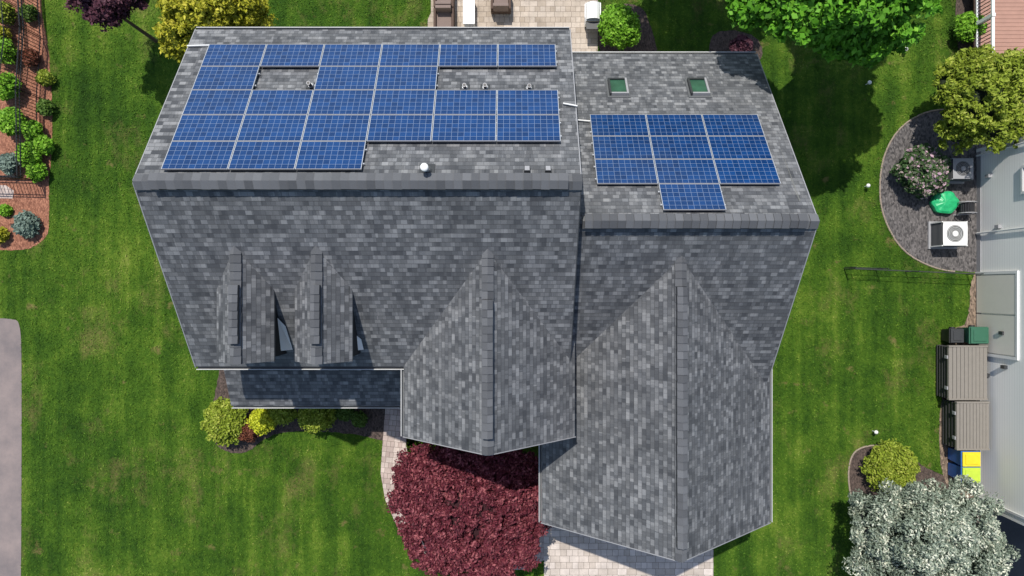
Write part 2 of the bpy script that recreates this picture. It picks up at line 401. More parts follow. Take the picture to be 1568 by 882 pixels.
sheet('walkway',[(592,560),(590,630),(585,690),(583,725),(590,765),(610,810),(650,850),(720,872),(800,872),(850,850),(850,815),(790,825),(730,825),(680,800),(645,760),(628,720),(622,680),(625,560)],.016,PAV3,False)
sheet('driveway',[(833,700),(833,1100),(1092,1100),(1092,700)],.020,PAV2,False)
sheet('patio',[(660,-80),(660,20),(655,30),(655,120),(915,120),(915,-80)],.016,PAV,False)
sheet('back_mulch_bed',[(915,20),(940,5),(985,8),(1000,50),(1010,95),(915,95)],.010,MULD,rough=.02)
sheet('back_mulch_bed',[(1085,50),(1130,45),(1165,60),(1170,100),(1085,110)],.010,MULD,rough=.02)
sheet('gravel_bed',[(1530,165),(1430,165),(1380,190),(1352,235),(1345,290),(1352,335),(1380,385),(1430,412),(1500,418),(1530,418)],.010,GRAV,rough=.01)
sheet('side_gravel_bed',[(1505,410),(1486,420),(1482,500),(1455,500),(1450,560),(1436,640),(1440,745),(1500,770),(1540,770),(1540,410)],.014,GRAVB,rough=.02)
sheet('shrub_mulch_bed',[(1298,740),(1300,705),(1312,686),(1345,680),(1385,690),(1420,720),(1480,740),(1530,790),(1540,900),(1500,1000),(1340,1000),(1310,820)],.012,MULD,rough=.02)
sheet('neighbour_driveway',[(1480,762),(1700,762),(1700,1100),(1560,1100),(1545,900),(1525,830)],.018,ASPD,False)
sheet('neighbour_mulch_bed',[(1465,-60),(1462,60),(1475,100),(1500,170),(1620,170),(1620,-60)],.011,MULD,rough=.02)
def edging(name,pts,mat,r=.03):
    mb=MB(); pts=[G(*p) for p in pts]
    for a,b in zip(pts[:-1],pts[1:]): mb.tube((a.x,a.y,.015),(b.x,b.y,.015),r,r,mat,6)
    return mb.build(name)
STONE=simple('stone_edging',(.30,.24,.19),.9,var=.4,nscale=20)
def arc(pts): return [p for p in smooth_pts(pts,2)][:-1]
edging('bed_edging',arc([(1500,172),(1430,165),(1380,190),(1352,235),(1345,290),(1352,335),(1380,385),(1430,412),(1480,418)])[:-5],STONE)
edging('bed_edging',arc([(1310,790),(1298,740),(1300,705),(1312,686),(1345,680),(1380,690)])[:-5],STONE)

def inpoly(P,poly):
    x,y=P[:,0],P[:,1]; r=np.zeros(len(P),bool); j=len(poly)-1
    for i in range(len(poly)):
        xi,yi=poly[i];xj,yj=poly[j]
        c=((yi>y)!=(yj>y))&(x<(xj-xi)*(y-yi)/((yj-yi) if yj!=yi else 1e-9)+xi); r^=c; j=i
    return r
n=330000
P=np.column_stack([RNG.uniform(-20.5,20.5,n),RNG.uniform(-12,12,n)])
bad=np.zeros(n,bool)
for q in MASKS+[np.array([(-9,-2),(1.4,-2),(1.4,7.3),(-9,7.3)]),np.array([(-2.9,-4),(1.5,-4),(1.5,-2),(-2.9,-2)]),np.array([(1.3,-7.1),(7.85,-7.1),(7.75,7.3),(1.3,7.3)]),np.array([(17.4,-8.1),(21,-8.1),(21,13),(17.4,13)])]: bad|=inpoly(P,q)
P=P[~bad]
nz=RNG.uniform(.012,.045,len(P))
gl=leafmesh('lawn_grass',np.column_stack([P,nz]),np.zeros(len(P)),.026,BLADES,None,up=.2,elong=1.5,wid=.38)

# ---------------------------------------------------------------- HOUSE
house=empty('shingled_house')
def plane(mb,r0,r1,e1,e0,mat,t=.16,uvo=(0,0),side=WHITE):
    r0,r1,e1,e0=map(Vector,(r0,r1,e1,e0)); u=(r1-r0).normalized(); d=(e0-r0); d=(d-u*d.dot(u)).normalized()
    P=[r0,r1,e1,e0]; uv=[((p-r0).dot(u)+uvo[0],-(p-r0).dot(d)+uvo[1]+40) for p in P]
    o=[0,1,2,3]
    o=o if ((P[o[1]]-P[o[0]]).cross(P[o[2]]-P[o[0]])).z>0 else o[::-1]
    mb.face([P[i] for i in o],mat,[uv[i] for i in o])
    Q=[p-Vector((0,0,t)) for p in P]
    mb.face([Q[i] for i in o[::-1]],side)
    for i in range(4):
        a,b=o[i],o[(i+1)%4]; mb.face([P[a],Q[a],Q[b],P[b]],side)
rf=MB()
MX0,MX1=-9.33,1.70; MYR,MZR=2.62,8.9; MYB,MYF,MZE=7.62,-2.32,5.57
plane(rf,(MX0,MYR,MZR),(MX1,MYR,MZR),(MX1,MYB,MZE),(MX0,MYB,MZE),SH,side=DGREY)
plane(rf,(MX0,MYR,MZR),(MX1,MYR,MZR),(MX1,MYF,MZE),(MX0,MYF,MZE),SH2,side=DGREY)
RX0,RX1=1.3,8.03; RYR,RZR=1.75,7.8; RYB,RZB=7.68,7.8-.76*5.93; RYF=-3.3; RZF=RZR-.76*(RYR-RYF)
plane(rf,(RX0,RYR,RZR),(RX1,RYR,RZR),(RX1,RYB,RZB),(RX0,RYB,RZB),SH2,uvo=(3.7,.04))
plane(rf,(RX0,RYR,RZR),(RX1,RYR,RZR),(RX1,RYF,RZF),(RX0,RYF,RZF),SH,uvo=(5.1,.07))
g1=dict(x0=-3.19,x1=1.85,xr=-.64,zr=7.8,ze=5.58,yf=-4.38,yb=1.1)
plane(rf,(g1['xr'],g1['yf'],g1['zr']),(g1['xr'],g1['yb'],g1['zr']),(g1['x0'],g1['yb'],g1['ze']),(g1['x0'],g1['yf'],g1['ze']),SH,uvo=(1.3,.03))
plane(rf,(g1['xr'],g1['yf'],g1['zr']),(g1['xr'],g1['yb'],g1['zr']),(g1['x1'],g1['yb'],g1['ze']),(g1['x1'],g1['yf'],g1['ze']),SH2,uvo=(2.3,.06),side=DGREY)
g2=dict(x0=.95,x1=8.2,xr=4.62,zr=7.1,ze=4.0,yf=-7.46,yb=.9)
plane(rf,(g2['xr'],g2['yf'],g2['zr']),(g2['xr'],g2['yb'],g2['zr']),(g2['x0'],-.5,g2['ze']),(g2['x0'],g2['yf'],g2['ze']),SH2,uvo=(4.9,.02))
plane(rf,(g2['xr'],g2['yf'],g2['zr']),(g2['xr'],g2['yb'],g2['zr']),(g2['x1'],-2.35,g2['ze']),(g2['x1'],g2['yf'],g2['ze']),SH,uvo=(7.7,.08))
plane(rf,(-9.42,-1.9,3.75),(-2.9,-1.9,3.75),(-2.9,-3.95,2.8),(-9.42,-3.95,2.8),SH,t=.12,uvo=(.4,.1))
dorm=[(-8.05,-6.48),(-5.92,-4.35)]
for k,(a,b) in enumerate(dorm):
    xm=(a+b)/2; zr=7.85; ze=7.1; yf=-2.0; yb=1.15
    plane(rf,(xm,yf,zr),(xm,yb,zr),(a,.3,ze),(a,yf,ze),SH,t=.09,uvo=(k*1.7+.3,.02),side=DGREY)
    plane(rf,(xm,yf,zr),(xm,yb,zr),(b,.3,ze),(b,yf,ze),SH2,t=.09,uvo=(k*2.7+.8,.05),side=DGREY)
rf.build('roof',house)
def ridgecap(mb,p0,p1,pitch,hw=.19,lift=.05,step=.21):
    p0=Vector(p0);p1=Vector(p1); d=(p1-p0); Ln=d.length; d.normalize(); s=Vector((-d.y,d.x,0)); n=int(Ln/step)
    for i in range(n):
        a=p0+d*(Ln*i/n); b=p0+d*(Ln*(i+1)/n+.03)
        za=lift+.03; zb=lift
        w=hw*random.uniform(.97,1.03)
        A=[a+Vector((0,0,za)),b+Vector((0,0,zb))]
        for sg in(-1,1):
            Lq=[p+s*sg*w-Vector((0,0,w*pitch)) for p in A]
            f=[A[0],A[1],Lq[1],Lq[0]]
            if sg<0: f=f[::-1]
            mb.face(f,CAP)
            dn=Vector((0,0,-lift-.03))
            mb.face([Lq[0],Lq[1],Lq[1]+dn,Lq[0]+dn],DARK)
        for q in(1,-1):
            l0=A[0]+s*w*q-Vector((0,0,w*pitch)); dz=Vector((0,0,.035)); mb.face([A[0],l0,l0-dz,A[0]-dz],DARK)
rc=MB()
ridgecap(rc,(MX0+.02,MYR,MZR),(MX1,MYR,MZR),.60,.2,.03)
ridgecap(rc,(MX0+.45,MYR,MZR+.05),(MX1-.35,MYR,MZR+.05),.5,.2,.10)
ridgecap(rc,(RX0+.55,RYR,RZR),(RX1,RYR,RZR),.68,.19,.03)
ridgecap(rc,(RX0+.6,RYR,RZR+.05),(RX1-.35,RYR,RZR+.05),.55,.19,.10)
ridgecap(rc,(g1['xr'],g1['yf'],g1['zr']),(g1['xr'],1.0,g1['zr']),.78,.16,.03)
ridgecap(rc,(g1['xr'],g1['yf']+.45,g1['zr']+.04),(g1['xr'],-.35,g1['zr']+.04),.55,.14,.12)
ridgecap(rc,(g2['xr'],g2['yf'],g2['zr']),(g2['xr'],.9,g2['zr']),.78,.16,.03)
ridgecap(rc,(g2['xr'],g2['yf']+.4,g2['zr']+.04),(g2['xr'],-.0,g2['zr']+.04),.55,.14,.12)
for a,b in dorm:
    xm=(a+b)/2
    ridgecap(rc,(xm,-2.0,7.85),(xm,1.1,7.85),.8,.15,.025); ridgecap(rc,(xm,-1.45,7.88),(xm,.05,7.88),.55,.12,.11)
rc.build('ridge_caps',house)
gt=MB()
def strip(p0,p1,w,h,mat=WHITE):
    p0=Vector(p0);p1=Vector(p1); c=(p0+p1)/2; d=(p1-p0); l=d.length/2; d.normalize()
    s=d.cross(Vector((0,0,1))).normalized(); n=s.cross(d)
    gt.box(c,(l,w,h),mat,(d,s,n))
def gutter(p0,p1,out):
    p0=Vector(p0);p1=Vector(p1); o=Vector(out)
    strip(p0+o*.045-Vector((0,0,.16)),p1+o*.045-Vector((0,0,.16)),.04,.006,DGREY)
    strip(p0+o*.085-Vector((0,0,.1)),p1+o*.085-Vector((0,0,.1)),.010,.062,GUT)
gutter((MX0,MYB,MZE),(MX1,MYB,MZE),(0,1,0)); gutter((MX0,MYF,MZE),(g1['x0'],MYF,MZE),(0,-1,0))
gutter((RX0+.4,RYB,RZB),(RX1,RYB,RZB),(0,1,0))
gutter((g2['x1'],-2.4,4.0),(g2['x1'],g2['yf'],4.0),(1,0,0)); gutter((g2['x0'],-4.6,4.0),(g2['x0'],g2['yf'],4.0),(-1,0,0))
gutter((g1['x0'],MYF-.1,5.58),(g1['x0'],g1['yf'],5.58),(-1,0,0)); gutter((-9.42,-3.95,2.8),(-2.9,-3.95,2.8),(0,-1,0))
def rake(p0,p1,side,mat=GREY):
    o=Vector(side)*.012; strip(Vector(p0)+o-Vector((0,0,.06)),Vector(p1)+o-Vector((0,0,.06)),.012,.055,mat)
rake((MX0,MYR,MZR),(MX0,MYB,MZE),(-1,0,0)); rake((MX0,MYR,MZR),(MX0,MYF,MZE),(-1,0,0))
rake((MX1,MYR,MZR),(MX1,MYB,MZE),(1,0,0)); rake((MX1,MYR,MZR),(MX1,MYF,MZE),(1,0,0),DARK)
rake((RX1,RYR,RZR),(RX1,RYB,RZB),(1,0,0)); rake((RX1,RYR,RZR),(RX1,-2.5,RZR-.76*4.25),(1,0,0))
for g in(g1,g2):
    rake((g['xr'],g['yf'],g['zr']),(g['x0'],g['yf'],g['ze']),(0,-1,0)); rake((g['xr'],g['yf'],g['zr']),(g['x1'],g['yf'],g['ze']),(0,-1,0))
gt.build('gutters_and_rake_boards',house)
wl=MB()
def gable_block(x0,x1,y0,y1,ze,zr,axis,mat,m=MB):
    if axis=='x':
        ym=(y0+y1)/2
        for x in(x0,x1): wl.face([(x,y0,0),(x,y1,0),(x,y1,ze),(x,ym,zr),(x,y0,ze)],mat)
        for y in(y0,y1): wl.face([(x0,y,0),(x1,y,0),(x1,y,ze),(x0,y,ze)],mat)
    else:
        xm=(x0+x1)/2
        for y in(y0,y1): wl.face([(x0,y,0),(x1,y,0),(x1,y,ze),(xm,y,zr),(x0,y,ze)],mat)
        for x in(x0,x1): wl.face([(x,y0,0),(x,y1,0),(x,y1,ze),(x,y0,ze)],mat)
gable_block(-9.02,1.42,-1.95,7.27,5.62,8.62,'x',SID)
gable_block(1.43,7.72,-2.6,7.35,3.4,7.4,'x',SID)
gable_block(-2.88,1.52,-4.08,-1.9,5.62,7.5,'y',SID)
gable_block(1.30,7.85,-7.14,-2.4,4.1,6.85,'y',SID)
wl.build('walls',house)
ww=MB()
def window(x,y,z,w,h,nx,ny):
    s=Vector((-ny,nx,0)); n=Vector((nx,ny,0)); c=Vector((x,y,z)); U=Vector((0,0,1)); ax=(s,U,n)
    ww.box(c+n*.02,(w/2,h/2,.015),GLASS,ax)
    for sg in(-1,1):
        ww.box(c+n*.04+s*sg*(w/2+.04),(.045,h/2+.09,.035),WHITE,ax); ww.box(c+n*.04+U*sg*(h/2+.045),(w/2,.045,.035),WHITE,ax)
    ww.box(c+n*.05,(w/2,.02,.015),WHITE,ax)
for x in(-8,-5.9,-4.2): window(x,-1.95,1.7,.9,1.5,0,-1)
for x in(-8,-5.5,-3,-.5): window(x,7.27,1.7,1,1.5,0,1); window(x,7.27,4.3,1,1.3,0,1)
for z in(1.7,4.3): window(-.7,-4.08,z,1.7,1.5,0,-1); window(-9.02,1,z,.9,1.4,-1,0); window(-9.02,4.5,z,.9,1.4,-1,0)
for x in(3,5.5): window(x,7.35,1.6,1.4,1.6,0,1)
window(7.72,3.5,1.7,1,1.4,1,0); window(4.6,-7.14,4.9,1.1,1.1,0,-1)
for x in(2.95,6.2):
    for i in range(4): ww.box((x,-7.16,.32+i*.56),(1.25,.03,.27),WHITE)
ww.box((-3.3,-1.98,1.1),(.48,.04,1.05),simple('door_paint',(.12,.02,.02),.4))
CHEEK=simple('dormer_cheek_painted_shade',(.012,.013,.015),.85)  # eave shade on the white cheek walls, put in as near-black colour
for k_,(a,b) in enumerate(dorm):
    xa,xb=a+.1,b-.06; xm=(a+b)/2; yf=-1.9
    zt=7.1
    def mz(y): return MZR-(MYR-y)*.667
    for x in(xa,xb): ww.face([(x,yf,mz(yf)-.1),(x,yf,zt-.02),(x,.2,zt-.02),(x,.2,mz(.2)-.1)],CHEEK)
    ww.face([(xa,yf,mz(yf)-.1),(xb,yf,mz(yf)-.1),(xb,yf,zt),(xm,yf,7.75),(xa,yf,zt)],SID)
    window(xm,yf,6.6,.7,.8,0,-1)
    s_=(1.0 if k_==0 else .45)
    ww.face([(xb+.15*s_+.06,yf+.12,mz(yf+.12)+.03),(xb+.10*s_+.06,yf+.7*s_+.12,mz(yf+.7*s_+.12)+.03),(xb+.008,yf+.95*s_+.12,mz(yf+.95*s_+.1)+.1),(xb+.008,yf+.12,mz(yf)+.42*s_+.1)],WHITE)  # white panel for the lit cheek foot, tilted out to catch the sun
for x in(-9.2,-7.2,-5.2,-3.3): ww.box((x,-3.75,1.4),(.08,.08,1.28),WHITE)
ww.bb(-9.3,-2.9,-3.95,-1.96,.03,.16,GREY)
ww.build('windows_doors_and_porch',house,bevel=0)
def slope_frame(sgn,pitch):
    u=Vector((1,0,0)); d=Vector((0,sgn,-pitch)).normalized(); n=u.cross(d)
    if n.z<0: n=-n
    return u,d,n
rb=slope_frame(1,.76)
mbk=slope_frame(1,(MZR-MZE)/(MYB-MYR))
sk=MB()
for X in(3.30,5.80):
    Y=6.22; c=Vector((X,Y,RZR-.76*(Y-RYR))); u,d,n=rb
    w,h=.235,.33
    sk.box(c+n*.05,(w,h,.03),SKYG,(u,d,n))
    for sg in(-1,1):
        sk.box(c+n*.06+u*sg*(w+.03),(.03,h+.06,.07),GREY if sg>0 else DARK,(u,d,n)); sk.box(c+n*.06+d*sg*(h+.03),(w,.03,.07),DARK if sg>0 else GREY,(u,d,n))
    sk.box(c+n*.015,(w+.12,h+.14,.012),DGREY,(u,d,n))
sk.build('skylights',house,bevel=.004)
def on_M(px,py):
    k=(441-py)/F; p=(MZR-MZE)/(MYB-MYR); D=((HC-MZR)-p*MYR)/(1-p*k); return Vector(((px-784)*D/F,k*D,HC-D))
def on_R(px,py):
    k=(441-py)/F; p=.76; D=((HC-RZR)-p*RYR)/(1-p*k); return Vector(((px-784)*D/F,k*D,HC-D))
vt=MB()
for px,py in((477,132),(712,135),(743,135),(810,136)):
    c=on_M(px,py); vt.tube(c-Vector((0,0,.05)),c+Vector((0,0,.28)),.05,.05,DARK,12); vt.tube(c+Vector((0,0,.0)),c+Vector((0,0,.10)),.10,.06,ALU,12); vt.tube(c+Vector((0,0,.28)),c+Vector((0,0,.30)),.055,.055,GREY,12); vt.tube(c+Vector((0,0,.30)),c+Vector((0,0,.302)),.04,.04,BLACK,12)
    vt.box(c+mbk[2]*.012,(.13,.13,.01),DARK,mbk)
c=on_M(654,262); vt.tube(c,c+Vector((0,0,.45)),.07,.07,ALU,16); vt.tube(c+Vector((0,0,.45)),c+Vector((0,0,.56)),.09,.10,WHITE,20); vt.dome(c+Vector((0,0,.56)),.10,.05,WHITE,20); vt.tube(c,c+Vector((0,0,.14)),.14,.08,DGREY,14); vt.box(c+mbk[2]*.012,(.19,.22,.01),DARK,mbk)
for px in(807,839):
    c=on_M(px,262); vt.box(c+mbk[2]*.05,(.075,.09,.05),DARK,mbk); vt.box(c+mbk[2]*.105,(.06,.07,.008),GREY,mbk)
vt.build('roof_vents',house)
cd=MB()
def pipe(a,b,n,r=.022,mat=WHITE): cd.tube(a+n*.06,b+n*.06,r,r,mat,8)
pipe(on_M(862,161),on_M(884,165),mbk[2]); pipe(on_R(882,186),on_R(903,188),rb[2]); pipe(on_M(288,73),on_M(322,72),mbk[2])
cd.build('conduits',house)

# ---------------------------------------------------------------- solar arrays
def array(name,frame,ridge,x0,s0,cells,pw=1.672,ph=.98):
    e=empty(name); u,d,n=frame
    for (c,r) in cells:
        mb=MB(); o=Vector((x0+(c+.5)*pw,ridge[0],ridge[1]))+d*(s0+(r+.5)*ph)+n*.11
        w,h=pw/2-.009,ph/2-.006; fw=.014
        P=[o+u*sx*(w-fw)+d*sy*(h-fw)+n*.012 for sx,sy in((-1,1),(1,1),(1,-1),(-1,-1))]
        mb.face(P,PV,[(0,0),(1,0),(1,1),(0,1)])
        for sg in(-1,1):
            mb.box(o+u*sg*(w-fw/2),(fw/2,h,.02),ALU,(u,d,n)); mb.box(o+d*sg*(h-fw/2),(w-fw,fw/2,.02),GREY,(u,d,n))
        mb.box(o-n*.015,(w-.03,h-.03,.004),DARK,(u,d,n))
        mb.build('panel',e)
    rows=sorted({r for c,r in cells}); rm=MB()
    for r in rows:
        cs=sorted(c for c,rr in cells if rr==r); run=[[cs[0],cs[0]]]
        for c in cs[1:]:
            if c==run[-1][1]+1: run[-1][1]=c
            else: run.append([c,c])
        for q in run:
            for fr in(.25,.75):
                cx=x0+(q[0]+q[1]+1)/2*pw; l=(q[1]-q[0]+1)*pw/2+.03
                o=Vector((cx,ridge[0],ridge[1]))+d*(s0+(r+fr)*ph)+n*.05
                rm.box(o,(l,.02,.025),ALU,(u,d,n))
    rm.build('mounting_rails',e)
cells=[]
for c in range(6):
    cells+=[(c,4),(c,2),(c,1)]
cells+=[(0,3),(2,3),(3,3),(0,0),(1,0),(2,0)]
array('solar_panel_array',mbk,(MYR,MZR),-8.68,.29,cells,1.655,.975)
cells=[(c,r) for c in range(3) for r in(1,2,3)]+[(1,0)]
array('solar_panel_array',rb,(RYR,RZR),2.31,.29,cells)

# ---------------------------------------------------------------- neighbour house
nb=empty('white_siding_house'); m=MB()
X0=17.5
m.face([(X0,-8.1,0),(X0,-8.1,5.6),(X0,5.2,5.6),(X0,5.2,0)],SIDN); m.face([(27,-8.1,0),(27,5.2,0),(27,5.2,5.6),(27,-8.1,5.6)],SIDN)
for y in(-8.1,5.2): m.face([(X0,y,0),(27,y,0),(27,y,5.6),(22.25,y,8.8),(X0,y,5.6)],SIDN)
m.bb(X0-.03,X0+.02,-8.12,-8.0,0,5.6,WHITE); m.bb(X0-.03,X0+.02,5.1,5.22,0,5.6,WHITE)
m.bb(X0-.02,X0,-8,5.1,0,.22,GREY)
m.build('walls',nb)
rf=MB(); 
plane(rf,(22.25,-8.4,8.9),(22.25,5.5,8.9),(17.3,5.5,5.5),(17.3,-8.4,5.5),SHN); plane(rf,(22.25,-8.4,8.9),(22.25,5.5,8.9),(27.2,5.5,5.5),(27.2,-8.4,5.5),SHN)
rf.build('roof',nb)
ww=MB()
BEIGE=simple('bulkhead_door_paint',(.74,.70,.62),.6,var=.05)
for y in(3.4,0,-5.4): window(X0,y,4.2,1,1.3,-1,0)
window(X0,3.7,2.75,.8,.7,-1,0)
for k in(-.72,.72): ww.box((X0-.03,-.95+k,1.05),(.03,.69,.98),BEIGE)
ww.bb(X0-.07,X0-.001,-2.5,-2.4,0,2.15,WHITE); ww.bb(X0-.07,X0-.001,.5,.6,0,2.15,WHITE); ww.bb(X0-.07,X0-.001,-2.4,.5,2.06,2.15,WHITE)
for y,z in((4.1,.7),(2.2,1.2),(-1.6,1.4),(-2.8,1.5),(-3.2,.6)): ww.bb(X0-.12,X0-.002,y-.06,y+.06,z-.1,z+.1,GREY if y>0 else DARK)
for y in(2.05,4.95,-7.8): ww.tube((X0-.07,y,.1),(X0-.07,y,5.4),.035,.035,WHITE,8)
ww.build('windows_and_fixtures',nb)

DECK=simple('deck_boards',(.36,.2,.15),.7,var=.2,nscale=3)
m=MB(); e=empty('wooden_deck')
for i in range(40):
    y=8.1+i*.145; m.bb(16.9,24,y,y+.135,.72,.76,DECK)
m.bb(16.9,24,8.05,8.09,.5,.76,WHITE)
m.build('boards',e)
m=MB()
for y in np.arange(8.1,14,1.5):
    m.bb(16.85,16.97,y-.06,y+.06,0,1.75,WHITE)
m.bb(16.86,16.96,8.1,14,1.66,1.72,WHITE); m.bb(16.88,16.94,8.1,14,.86,.90,WHITE)
for y in np.arange(8.2,14,.13): m.bb(16.9,16.92,y-.012,y+.012,.9,1.66,BLACK)
for x in np.arange(16.9,24,1.6): m.bb(x-.06,x+.06,8.0,8.04,0,1.75,WHITE)
m.bb(16.9,24,7.98,8.06,1.66,1.72,WHITE)
for x in np.arange(17,24,.13): m.bb(x-.012,x+.012,8.01,8.03,.86,1.66,BLACK)
m.build('railing',e)

# ---------------------------------------------------------------- right-side objects
def ac(name,x0,x1,y0,y1,h,topmat,rot=0):
    m=MB(); cx,cy=(x0+x1)/2,(y0+y1)/2
    m.bb(x0-.08,x1+.08,y0-.08,y1+.08,.0,.07,GREY)
    m.bb(x0+.02,x1-.02,y0+.02,y1-.02,.07,h-.05,DARK)
    for i in range(9):
        z=.12+i*(h-.22)/8; m.bb(x0,x1,y0,y1,z,z+.025,DGREY)
    for a in(x0,x1):
        for b in(y0,y1): m.bb(a-.02,a+.02,b-.02,b+.02,.07,h-.03,topmat)
    r=min(x1-x0,y1-y0)*.36; n=24; hx,hy=(x1-x0)/2,(y1-y0)/2
    for k in range(n):
        t0,t1=2*math.pi*k/n,2*math.pi*(k+1)/n
        def sq(t):
            c,s=math.cos(t),math.sin(t); q=min(hx/abs(c) if abs(c)>1e-6 else 9,hy/abs(s) if abs(s)>1e-6 else 9); return (cx+c*q,cy+s*q,h)
        m.face([(cx+r*math.cos(t0),cy+r*math.sin(t0),h),sq(t0),sq(t1),(cx+r*math.cos(t1),cy+r*math.sin(t1),h)],topmat)
    for q in range(1,6):
        rr=r*q/5.5
        for k in range(n):
            t0,t1=2*math.pi*k/n,2*math.pi*(k+1)/n
            m.tube((cx+rr*math.cos(t0),cy+rr*math.sin(t0),h+.01),(cx+rr*math.cos(t1),cy+rr*math.sin(t1),h+.01),.01,.01,topmat,4,False)
    m.tube((cx,cy,h-.02),(cx,cy,h+.02),r*.3,r*.3,topmat,16)
    for k in range(4):
        t=k*math.pi/2+.4; m.box((cx+math.cos(t)*r*.55,cy+math.sin(t)*r*.55,h-.09),(r*.4,r*.17,.005),GREY,(Vector((math.cos(t),math.sin(t),0)),Vector((-math.sin(t),math.cos(t),.3)).normalized(),Vector((0,0,1))))
    m.build(name)
ac('air_conditioner',15.72,16.62,1.55,2.42,.8,WHITE)
ac('air_conditioner',16.15,16.9,4.0,4.75,.7,GREY)
GREENP=simple('green_plastic',(.02,.40,.15),.35,var=.2)
m=MB(); c=G(1445,310,.2); nn=40; prof=[(1.0,.16),(.97,.22),(.8,.27),(.55,.29),(.3,.33),(.0,.35)]
def ring(k,rf_,z): 
    out=[]
    for i in range(nn):
        t=2*math.pi*i/nn; r=.5*rf_*(1+.05*math.cos(6*t)*rf_)*(1.0+.12*math.cos(t)); out.append(Vector((c.x+r*math.cos(t),c.y+r*math.sin(t)*.86,z+.015*math.sin(9*t)*rf_)))
    return out
rs=[ring(0,.93,.0)]+[ring(0,a,b) for a,b in prof]
for A,Bq in zip(rs[:-1],rs[1:]):
    for i in range(nn): m.face([A[i],A[(i+1)%nn],Bq[(i+1)%nn],Bq[i]],GREENP)
m.build('green_plastic_sandbox')
m=MB(); c=G(1482,318,.4)
for k in range(16):
    a0,a1=math.pi*2*k/16,math.pi*2*(k+1)/16
    for y in(-.2,.2): m.tube((c.x+.3*math.cos(a0),c.y+y,.35+.3*math.sin(a0)),(c.x+.3*math.cos(a1),c.y+y,.35+.3*math.sin(a1)),.02,.02,GREY,6)
    m.tube((c.x+.2*math.cos(a0),c.y-.18,.35+.2*math.sin(a0)),(c.x+.2*math.cos(a0),c.y+.18,.35+.2*math.sin(a0)),.04,.04,BLACK,6)
for y in(-.24,.24): m.tube((c.x-.3,c.y+y,0),(c.x,c.y+y,.4),.02,.02,GREY,6); m.tube((c.x+.3,c.y+y,0),(c.x,c.y+y,.4),.02,.02,GREY,6)
m.build('hose_reel')
RESIN=simple('resin_taupe',(.21,.19,.165),.6,var=.12)
RESD=simple('resin_dark',(.03,.03,.03),.6)
def deckbox(x0,x1,y0,y1,h):
    m=MB(); m.bb(x0+.04,x1-.04,y0+.03,y1-.03,.02,h-.1,RESD)
    for i in range(4):
        z=.1+i*(h-.25)/4; m.bb(x0+.02,x1-.02,y0+.01,y1-.01,z,z+.03,RESD)
    n=10; w=(x1-x0)/n
    for i in range(n): m.bb(x0+i*w+.006,x0+(i+1)*w-.006,y0,y1,h-.09,h+ .02*math.sin(math.pi*(i+.5)/n),RESIN)
    m.bb(x0,x1,y0,y1,h-.1,h-.03,RESIN)
    for b in(y0,y1): m.bb(x0-.01,x1+.01,b-.03,b+.03,h-.1,h+.03,RESIN)
    for y in(y0+.4,y1-.4): m.bb(x0-.04,x0,y-.06,y+.06,h-.2,h-.04,GREY)
    m.build('storage_box',bevel=.006)
deckbox(15.9,17.3,-4.05,-2.12,.85); deckbox(16.12,17.3,-5.85,-4.15,.95)
def bin_(x,y,w,d,h,body,lid,name='wheeled_trash_bin'):
    m=MB(); b=.8
    P=[(x-w/2*b,y-d/2*b,.06),(x+w/2*b,y-d/2*b,.06),(x+w/2*b,y+d/2*b,.06),(x-w/2*b,y+d/2*b,.06)]
    Q=[(x-w/2,y-d/2,h-.1),(x+w/2,y-d/2,h-.1),(x+w/2,y+d/2,h-.1),(x-w/2,y+d/2,h-.1)]
    for i in range(4): m.face([P[i],P[(i+1)%4],Q[(i+1)%4],Q[i]],body)
    m.face(P[::-1],body); m.face(Q,body)
    m.bb(x-w/2-.03,x+w/2+.03,y-d/2-.02,y+d/2+.02,h-.1,h-.05,body)
    m.box((x+.01,y,h-.02),(w/2+.01,d/2,.03),lid); m.box((x+.01,y,h+.02),(w/2-.08,d/2-.08,.015),lid)
    m.tube((x+w/2+.05,y-d/2+.05,h-.08),(x+w/2+.05,y+d/2-.05,h-.08),.02,.02,body,8)
    for s in(-1,1): m.tube((x+w/2-.02,y+s*(d/2-.02),.1),(x+w/2-.02,y+s*(d/2+.04),.1),.1,.1,BLACK,12)
    m.build(name,bevel=.012)
BLUE=simple('blue_plastic',(.02,.11,.42),.45); YEL=simple('yellow_plastic',(.70,.56,.02),.45); YELG=simple('lime_plastic',(.45,.60,.05),.45)
GRB=simple('dark_green_plastic',(.03,.12,.07),.5)
bin_(16.62,-6.2,.62,.52,1.0,BLUE,YEL); bin_(16.62,-6.78,.62,.55,1.0,BLUE,YELG)
bin_(16.95,-1.72,.62,.58,.95,GRB,GRB); bin_(16.3,-1.75,.45,.5,.7,BLACK,DARK)
def rail_fence(name,pts,h,post=1.8,picket=.13,rails=(.15,.95),r=.012,mat=BLACK,pr=.008):
    m=MB()
    for a,b in zip(pts[:-1],pts[1:]):
        a=Vector((a[0],a[1],0));b=Vector((b[0],b[1],0)); d=b-a; n=max(1,round(d.length/post))
        for i in range(n+1):
            p=a+d*i/n; m.tube(p,p+Vector((0,0,h+.06)),.018,.018,mat,6)
        for z in rails: m.tube(a+Vector((0,0,h*z)),b+Vector((0,0,h*z)),r,r,mat,5)
        if picket:
            k=int(d.length/picket)
            for i in range(k): p=a+d*(i+.5)/k; m.tube(p+Vector((0,0,.08)),p+Vector((0,0,h)),pr,pr,mat,4)
    return m.build(name)
def g2d(px,py): v=G(px,py); return (v.x,v.y)
rail_fence('metal_garden_fence',[g2d(58,-40),g2d(66,60),g2d(60,150),g2d(62,278),g2d(-40,276)],1.25,1.8,.12,(.12,.82,.97),.02,BLACK,.013)
